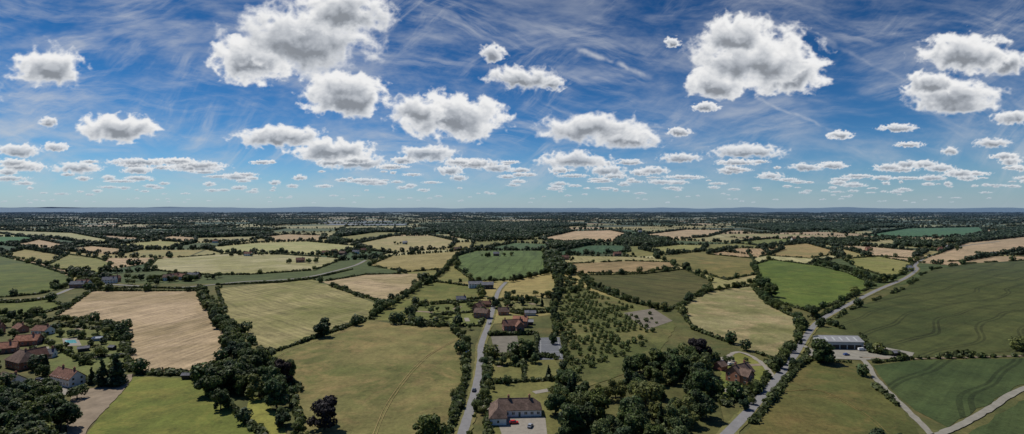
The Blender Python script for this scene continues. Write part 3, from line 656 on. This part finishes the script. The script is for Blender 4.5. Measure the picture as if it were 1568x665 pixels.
def wing(e,ox,oy,w,l,ev,rg,wall,roof,hip,chim,windows=True,ridge_x=True,doors=True):
    """w along x (ridge direction), l along y"""
    pre=Matrix.Rotation(0 if ridge_x else math.pi/2,4,'Z')
    def put(nm,V,Fs,mat):
        V=[pre@Vector(v)+Vector((ox,oy,0)) for v in V]; add_obj(nm,pymesh(nm,V,Fs,mat),parent=e)
    hw,hl=w/2,l/2; V=[];Fs=[]
    box(V,Fs,-hw,hw,-hl,hl,0,ev)
    if not hip:
        for sx in(-hw,hw):
            k=len(V); V+=[(sx,-hl,ev),(sx,hl,ev),(sx,0,rg-.15)]; Fs.append((k,k+1,k+2))
    put('walls',V,Fs,wall)
    o=.5; hx=hl*.95 if hip else 0; a=hw+(o if True else 0); b=hl+o; ez=ev-.22; t=.22
    V=[(-a,-b,ez),(a,-b,ez),(a,b,ez),(-a,b,ez),(-a+hx,0,rg),(a-hx,0,rg),(-a,-b,ez+t),(a,-b,ez+t),(a,b,ez+t),(-a,b,ez+t),(-a+hx,0,rg+t),(a-hx,0,rg+t)]
    Fs=[(6,7,11,10),(8,9,10,11),(7,8,11),(9,6,10),(0,1,7,6),(1,2,8,7),(2,3,9,8),(3,0,6,9),(0,4,5,1),(2,5,4,3)]
    if not hip: Fs=[(6,7,11,10),(8,9,10,11),(0,1,7,6),(2,3,9,8),(0,4,5,1),(2,5,4,3),(0,6,10,4),(3,4,10,9),(1,5,11,7),(2,8,11,5)]
    put('roof',V,Fs,roof)
    V=[];Fs=[]; box(V,Fs,-a+hx,a-hx,-.14,.14,rg+t-.08,rg+t+.1); put('ridge_tiles',V,Fs,roof)
    for cx in chim:
        V=[];Fs=[]; box(V,Fs,cx*hw-.5,cx*hw+.5,-.4,.4,ev,rg+1.5); box(V,Fs,cx*hw-.57,cx*hw+.57,-.47,.47,rg+1.5,rg+1.7); box(V,Fs,cx*hw-.3,cx*hw-.05,-.12,.12,rg+1.7,rg+2.1); box(V,Fs,cx*hw+.08,cx*hw+.33,-.12,.12,rg+1.7,rg+2.1); put('chimney',V,Fs,BR)
    if windows:
        Vg=[];Fg=[];Vf=[];Ff=[];Vd=[];Fdd=[]; fl=2 if ev>4.2 else 1
        for s in(-1,1):
            for k in range(fl):
                z=1.0+k*2.6; n=max(2,int(w/3))
                for i in range(n):
                    x=-hw+(i+.5)*w/n
                    if k==0 and i==n//2 and s==-1 and doors:
                        y0,y1=sorted((s*hl,s*(hl+.06))); box(Vd,Fdd,x-.5,x+.5,y0+0*s,y1,.05,2.15); continue
                    y0,y1=sorted((s*(hl-.02),s*(hl+.05))); box(Vf,Ff,x-.75,x+.75,y0,y1,z-.08,z+1.28)
                    for q in(-.36,.36):
                        y0,y1=sorted((s*(hl),s*(hl+.08))); box(Vg,Fg,x+q-.3,x+q+.3,y0,y1,z+.02,z+1.18)
            for k in range(fl):
                z=1.0+k*2.6; n=max(1,int(l/4))
                for i in range(n):
                    y=-hl+(i+.5)*l/n; x0,x1=sorted((s*(hw-.02),s*(hw+.05))); box(Vf,Ff,x0,x1,y-.6,y+.6,z-.08,z+1.28)
                    x0,x1=sorted((s*hw,s*(hw+.08))); box(Vg,Fg,x0,x1,y-.5,y+.5,z+.02,z+1.18)
        put('window_frames',Vf,Ff,FR); put('windows',Vg,Fg,GL)
        if Vd: put('door',Vd,Fdd,DR)
def house(name,u,v,rot,wings):
    x,y=P(u,v); e=bpy.data.objects.new(name,None); SC.collection.objects.link(e); e.location=(x,y,.36); e.rotation_euler=(0,0,math.radians(rot))
    for w_ in wings: wing(e,**w_)
    return e
def W_(ox=0,oy=0,w=12,l=8,ev=5,rg=8.5,wall=BR,roof=RT,hip=False,chim=(.7,),windows=True,ridge_x=True,doors=True): return dict(ox=ox,oy=oy,w=w,l=l,ev=ev,rg=rg,wall=wall,roof=roof,hip=hip,chim=chim,windows=windows,ridge_x=ridge_x,doors=doors)
house('white_cottage',790,634,3,[W_(w=24,l=8.5,ev=3.2,rg=7.2,wall=RENDER_,roof=RT2,hip=True,chim=(-.3,.55)),W_(ox=-9.0,oy=-7.0,w=13,l=7.5,ev=3.19,rg=6.9,wall=RENDER_,roof=RT2,hip=True,chim=(),ridge_x=False,doors=False)])
house('brick_house',785,508,12,[W_(w=16,l=8,ev=5.4,rg=9.5,wall=BR,roof=RT,chim=(-.8,.8)),W_(ox=4.5,oy=-4.5,w=9,l=6.5,ev=5.38,rg=9.1,wall=BR,roof=RT,chim=(),ridge_x=False,doors=False)])
house('brick_house',797,500,-10,[W_(w=12,l=8,roof=RO,chim=(.6,))])
house('brick_house',738,487,-20,[W_(w=13,l=8,roof=RT2,chim=(.5,))])
house('brick_house',732,478,60,[W_(w=10,l=7,roof=RT,chim=(.5,))])
house('brick_house',745,470,10,[W_(w=9,l=6,ev=2.8,rg=5.6,roof=RT)])
house('white_cottage',706,462,10,[W_(w=10,l=6,ev=2.8,rg=5.6,wall=RENDER_,roof=RS)])
house('brick_house',771,482,5,[W_(w=10,l=7,ev=3,rg=6.5,roof=RT2)])
house('garden_shed',812,483,0,[W_(w=10,l=6,ev=2.6,rg=4.2,wall=METW,roof=RS,chim=(),windows=False)])
house('garden_shed',809,497,0,[W_(w=8,l=5,ev=2.4,rg=4,wall=TIM,roof=METR,chim=(),windows=False)])
house('modern_house',728,441,8,[W_(w=17,l=9,ev=5,rg=8,wall=RENDER_,roof=RS,chim=())])
house('modern_house',746,442,8,[W_(w=15,l=9,ev=5,rg=8,wall=TIM,roof=RS,chim=())])
house('brick_house',1133,583,32,[W_(w=14,l=9,ev=5.2,rg=9.2,wall=BR,roof=RT2,chim=(-.6,.6)),W_(ox=-3,oy=-5,w=8,l=6,ev=5.18,rg=8.6,wall=BR,roof=RT2,chim=(),ridge_x=False,doors=False)])
house('garage',1103,566,32,[W_(w=6,l=6,ev=2.5,rg=4.6,wall=BR,roof=RT2,chim=(),windows=False)])
house('brick_house',36,562,-25,[W_(w=18,l=11,ev=4.6,rg=10,roof=RT2,chim=(.3,),hip=True),W_(ox=-4,oy=7,w=11,l=8,ev=4.58,rg=9,roof=RT,chim=(),ridge_x=False,doors=False)])
house('white_cottage',104,588,-24,[W_(w=19,l=8,ev=4.4,rg=8.2,wall=RENDER_,roof=RT,chim=(-.5,.7))])
house('brick_house',44,528,15,[W_(w=14,l=8,ev=3.4,rg=7,roof=RO,chim=(.4,))])
house('white_cottage',66,512,-10,[W_(w=13,l=8,ev=3.4,rg=6.6,wall=RENDER_,roof=RT)])
house('brick_house',8,540,30,[W_(w=13,l=8,ev=3.4,rg=6.8,roof=RO,chim=(.4,))])
house('white_cottage',16,592,-20,[W_(w=14,l=8,ev=3.6,rg=7,wall=RENDER_,roof=RT2)])
house('brick_house',-10,512,10,[W_(w=12,l=7,roof=RT)])
house('white_cottage',72,548,15,[W_(w=9,l=6,ev=2.8,rg=5.4,wall=RENDER_,roof=RS)])
house('brick_house',32,508,-30,[W_(w=12,l=7,ev=3,rg=6,roof=RT)])
house('garden_shed',84,505,15,[W_(w=6,l=4,ev=2.2,rg=3.4,wall=TIM,roof=METR,chim=(),windows=False)])
house('garden_shed',128,538,35,[W_(w=6,l=4,ev=2.1,rg=3.1,wall=TIM,roof=RS,chim=(),windows=False)])
house('greenhouse',150,522,10,[W_(w=6,l=3,ev=1.9,rg=2.8,wall=METW,roof=simple_mat('greenhouse_glass',(.35,.38,.4),.2,.1,1,.5),chim=(),windows=True,doors=False)])
house('garden_shed',172,536,-10,[W_(w=4,l=3,ev=2,rg=2.9,wall=TIM,roof=RS,chim=(),windows=False)])
house('garden_shed',286,580,5,[W_(w=4.5,l=3,ev=2.1,rg=3,wall=TIM,roof=RS,chim=(),windows=False)])
house('garden_shed',1372,545,5,[W_(w=4.5,l=3,ev=2.1,rg=3,wall=TIM,roof=RS,chim=(),windows=False)])
# farm barn
e=house('farm_barn',1283,531,-4,[W_(w=27,l=15,ev=5.2,rg=7.6,wall=METW,roof=METR,chim=(),windows=False)])
V=[];Fs=[]
for i in range(5): box(V,Fs,-12.4+i*5.05,-8.2+i*5.05,-7.62,-7.5,.05,2.9)
add_obj('barn_doors',pymesh('barn_doors',V,Fs,TIM),parent=e)
V=[];Fs=[]
for sgn in(-1,1):
    for i in range(5):
        x=-11+i*5; z=lambda yy:7.6+.22-(abs(yy)/8.0)*2.62+.03
        k=len(V); V+=[(x,sgn*2,z(2)),(x+1.2,sgn*2,z(2)),(x+1.2,sgn*6.4,z(6.4)),(x,sgn*6.4,z(6.4))]; Fs.append((k,k+1,k+2,k+3))
add_obj('rooflights',pymesh('rooflights',V,Fs,simple_mat('rooflight',(.42,.43,.41),.7,.05,1)),parent=e)
# mid distance farmhouses
for (u,v,r,wl,rf) in [(498,390,10,RENDER_,RT),(512,388,60,BR,RT),(525,391,-20,BR,RT2),(545,389,10,RENDER_,RS),(556,386,40,BR,RT),(120,441,10,BR,RS),(128,439,0,RENDER_,RT),(168,434,20,RENDER_,RS),(176,432,60,BR,RT),(258,430,5,RENDER_,RT2),(268,428,40,BR,RT),(282,429,-20,RENDER_,RT),(296,427,0,BR,RS),
  (1440,384,10,BR,RT),(1452,381,60,RENDER_,RS),(1520,392,20,METW,METR),(945,392,10,BR,RT),(700,384,10,BR,RT2),(1392,415,30,METW,METR),(460,402,20,BR,RT),(380,392,5,RENDER_,RT),(865,398,10,BR,RT),(330,372,10,RENDER_,RT),(620,374,0,METW,METR),(1215,368,10,RENDER_,RT),(980,356,10,METW,METR),(1330,384,0,BR,RT),(760,392,0,BR,RS)]:
    house('farmhouse',u,v,r,[W_(w=random.uniform(11,16),l=8,ev=4.8,rg=8.4,wall=wl,roof=rf,chim=(.5,))])
    x,y=P(u,v)
    for _ in range(9):
        a=random.uniform(0,6.28); d=random.uniform(13,36); X_,Y_=x+math.cos(a)*d,y+math.sin(a)*d*.8
        if not near_road(np.array([X_]),np.array([Y_]),3)[0] and not(Y_<y and abs(X_-x)<7): tree(random.choice((O,G)),X_,Y_,random.uniform(5,10))
# polytunnels far left of centre
V=[];Fs=[]
for (u0,u1,v) in [(405,520,340),(440,560,342.5),(500,620,345),(375,470,337.5),(540,600,340)]:
    (x0,y0),(x1,_)=P(u0,v),P(u1,v)
    for k in range(8):
        yy=y0+k*14; s=np.linspace(0,np.pi,6); b=len(V)
        for t in s: V.append((x0,yy+5*math.cos(t),4.5*math.sin(t))); V.append((x1,yy+5*math.cos(t),4.5*math.sin(t)))
        for i in range(5): Fs.append((b+2*i,b+2*i+1,b+2*i+3,b+2*i+2))
add_obj('polytunnels',pymesh('polytunnels',V,Fs,simple_mat('polythene',(.30,.33,.36),.8,.2,.02,.1)))
# pool
sheet('swimming_pool',[(99,522),(115,521),(118,526),(101,527)],simple_mat('pool_water',(0.12,0.36,0.38),.1,.1,.5,.5),.37)
sheet('patio',[(95,519),(119,518),(125,530),(98,531)],GRAV,.362)
# ---------------------------------------------------------------- cars
TY=simple_mat('tyre_rubber',(0.02,0.02,0.02),.9,.1,1)
def car(u,v,rot,col,van=False):
    x,y=P(u,v); e=bpy.data.objects.new('van' if van else 'parked_car',None); SC.collection.objects.link(e); e.location=(x,y,.41); e.rotation_euler=(0,0,math.radians(rot))
    pm_=simple_mat('car_paint',col,.3,.03,1,.5)
    pr=[(-2.1,.35),(-2.15,.8),(-2.0,1.0),(-.0,1.02),(1.2,.95),(2.05,.78),(2.12,.35)] if not van else [(-2.6,.4),(-2.65,1.2),(-2.55,1.25),(1.4,1.25),(2.5,1.0),(2.6,.4)]
    n=len(pr); V=[(a,-.87,b) for a,b in pr]+[(a,.87,b) for a,b in pr]; Fs=[tuple(range(n)),tuple(range(2*n-1,n-1,-1))]+[(i,i+n,(i+1)%n+n,(i+1)%n) for i in range(n)]
    o=add_obj('body',pymesh('body',V,Fs,pm_),parent=e); b=o.modifiers.new('b','BEVEL'); b.width=.08; b.segments=2
    zt=1.45 if not van else 2.0; xa,xb,xc,xd=((-1.85,-1.45,.35,1.05) if not van else (-2.55,-2.5,1.0,1.6)); z0=1.0 if not van else 1.24
    V=[(xa,-.8,z0),(xd,-.8,z0),(xd,.8,z0),(xa,.8,z0),(xb,-.66,zt),(xc,-.66,zt),(xc,.66,zt),(xb,.66,zt)]
    add_obj('cabin_glass',pymesh('cabin_glass',V,[(0,1,5,4),(1,2,6,5),(2,3,7,6),(3,0,4,7)],GL if not van else pm_),parent=e)
    V=[];Fs=[]; box(V,Fs,xb-.03,xc+.03,-.69,.69,zt,zt+.05); add_obj('roof_panel',pymesh('roof_panel',V,Fs,pm_),parent=e)
    for i,(wx,wy) in enumerate(((-1.35,-.82),(1.35,-.82),(-1.35,.82),(1.35,.82))):
        v_,f_=cone_q((wx,wy-.1,.33),(wx,wy+.1,.33),.33,.33,12); nn=12
        me=pymesh('wheel_%d'%(i+1),v_,[tuple(q) for q in f_]+[tuple(range(12)),tuple(range(12,24))],TY); add_obj('wheel_%d'%(i+1),me,parent=e)
car(787,650,5,(.45,.02,.02)); car(812,655,70,(.3,.32,.35)); car(1117,560,40,(.6,.6,.6)); car(1109,556,10,(.1,.12,.2)); car(726,600,84,(.05,.06,.08)); car(1320,538,0,(.7,.7,.7),True); car(716,543,80,(.05,.12,.35),True)
car(60,584,20,(.1,.1,.12)); car(78,596,-20,(.5,.5,.5)); car(750,497,70,(.4,.42,.45)); car(1296,545,10,(.05,.1,.3))
print('objects',len(bpy.data.objects))
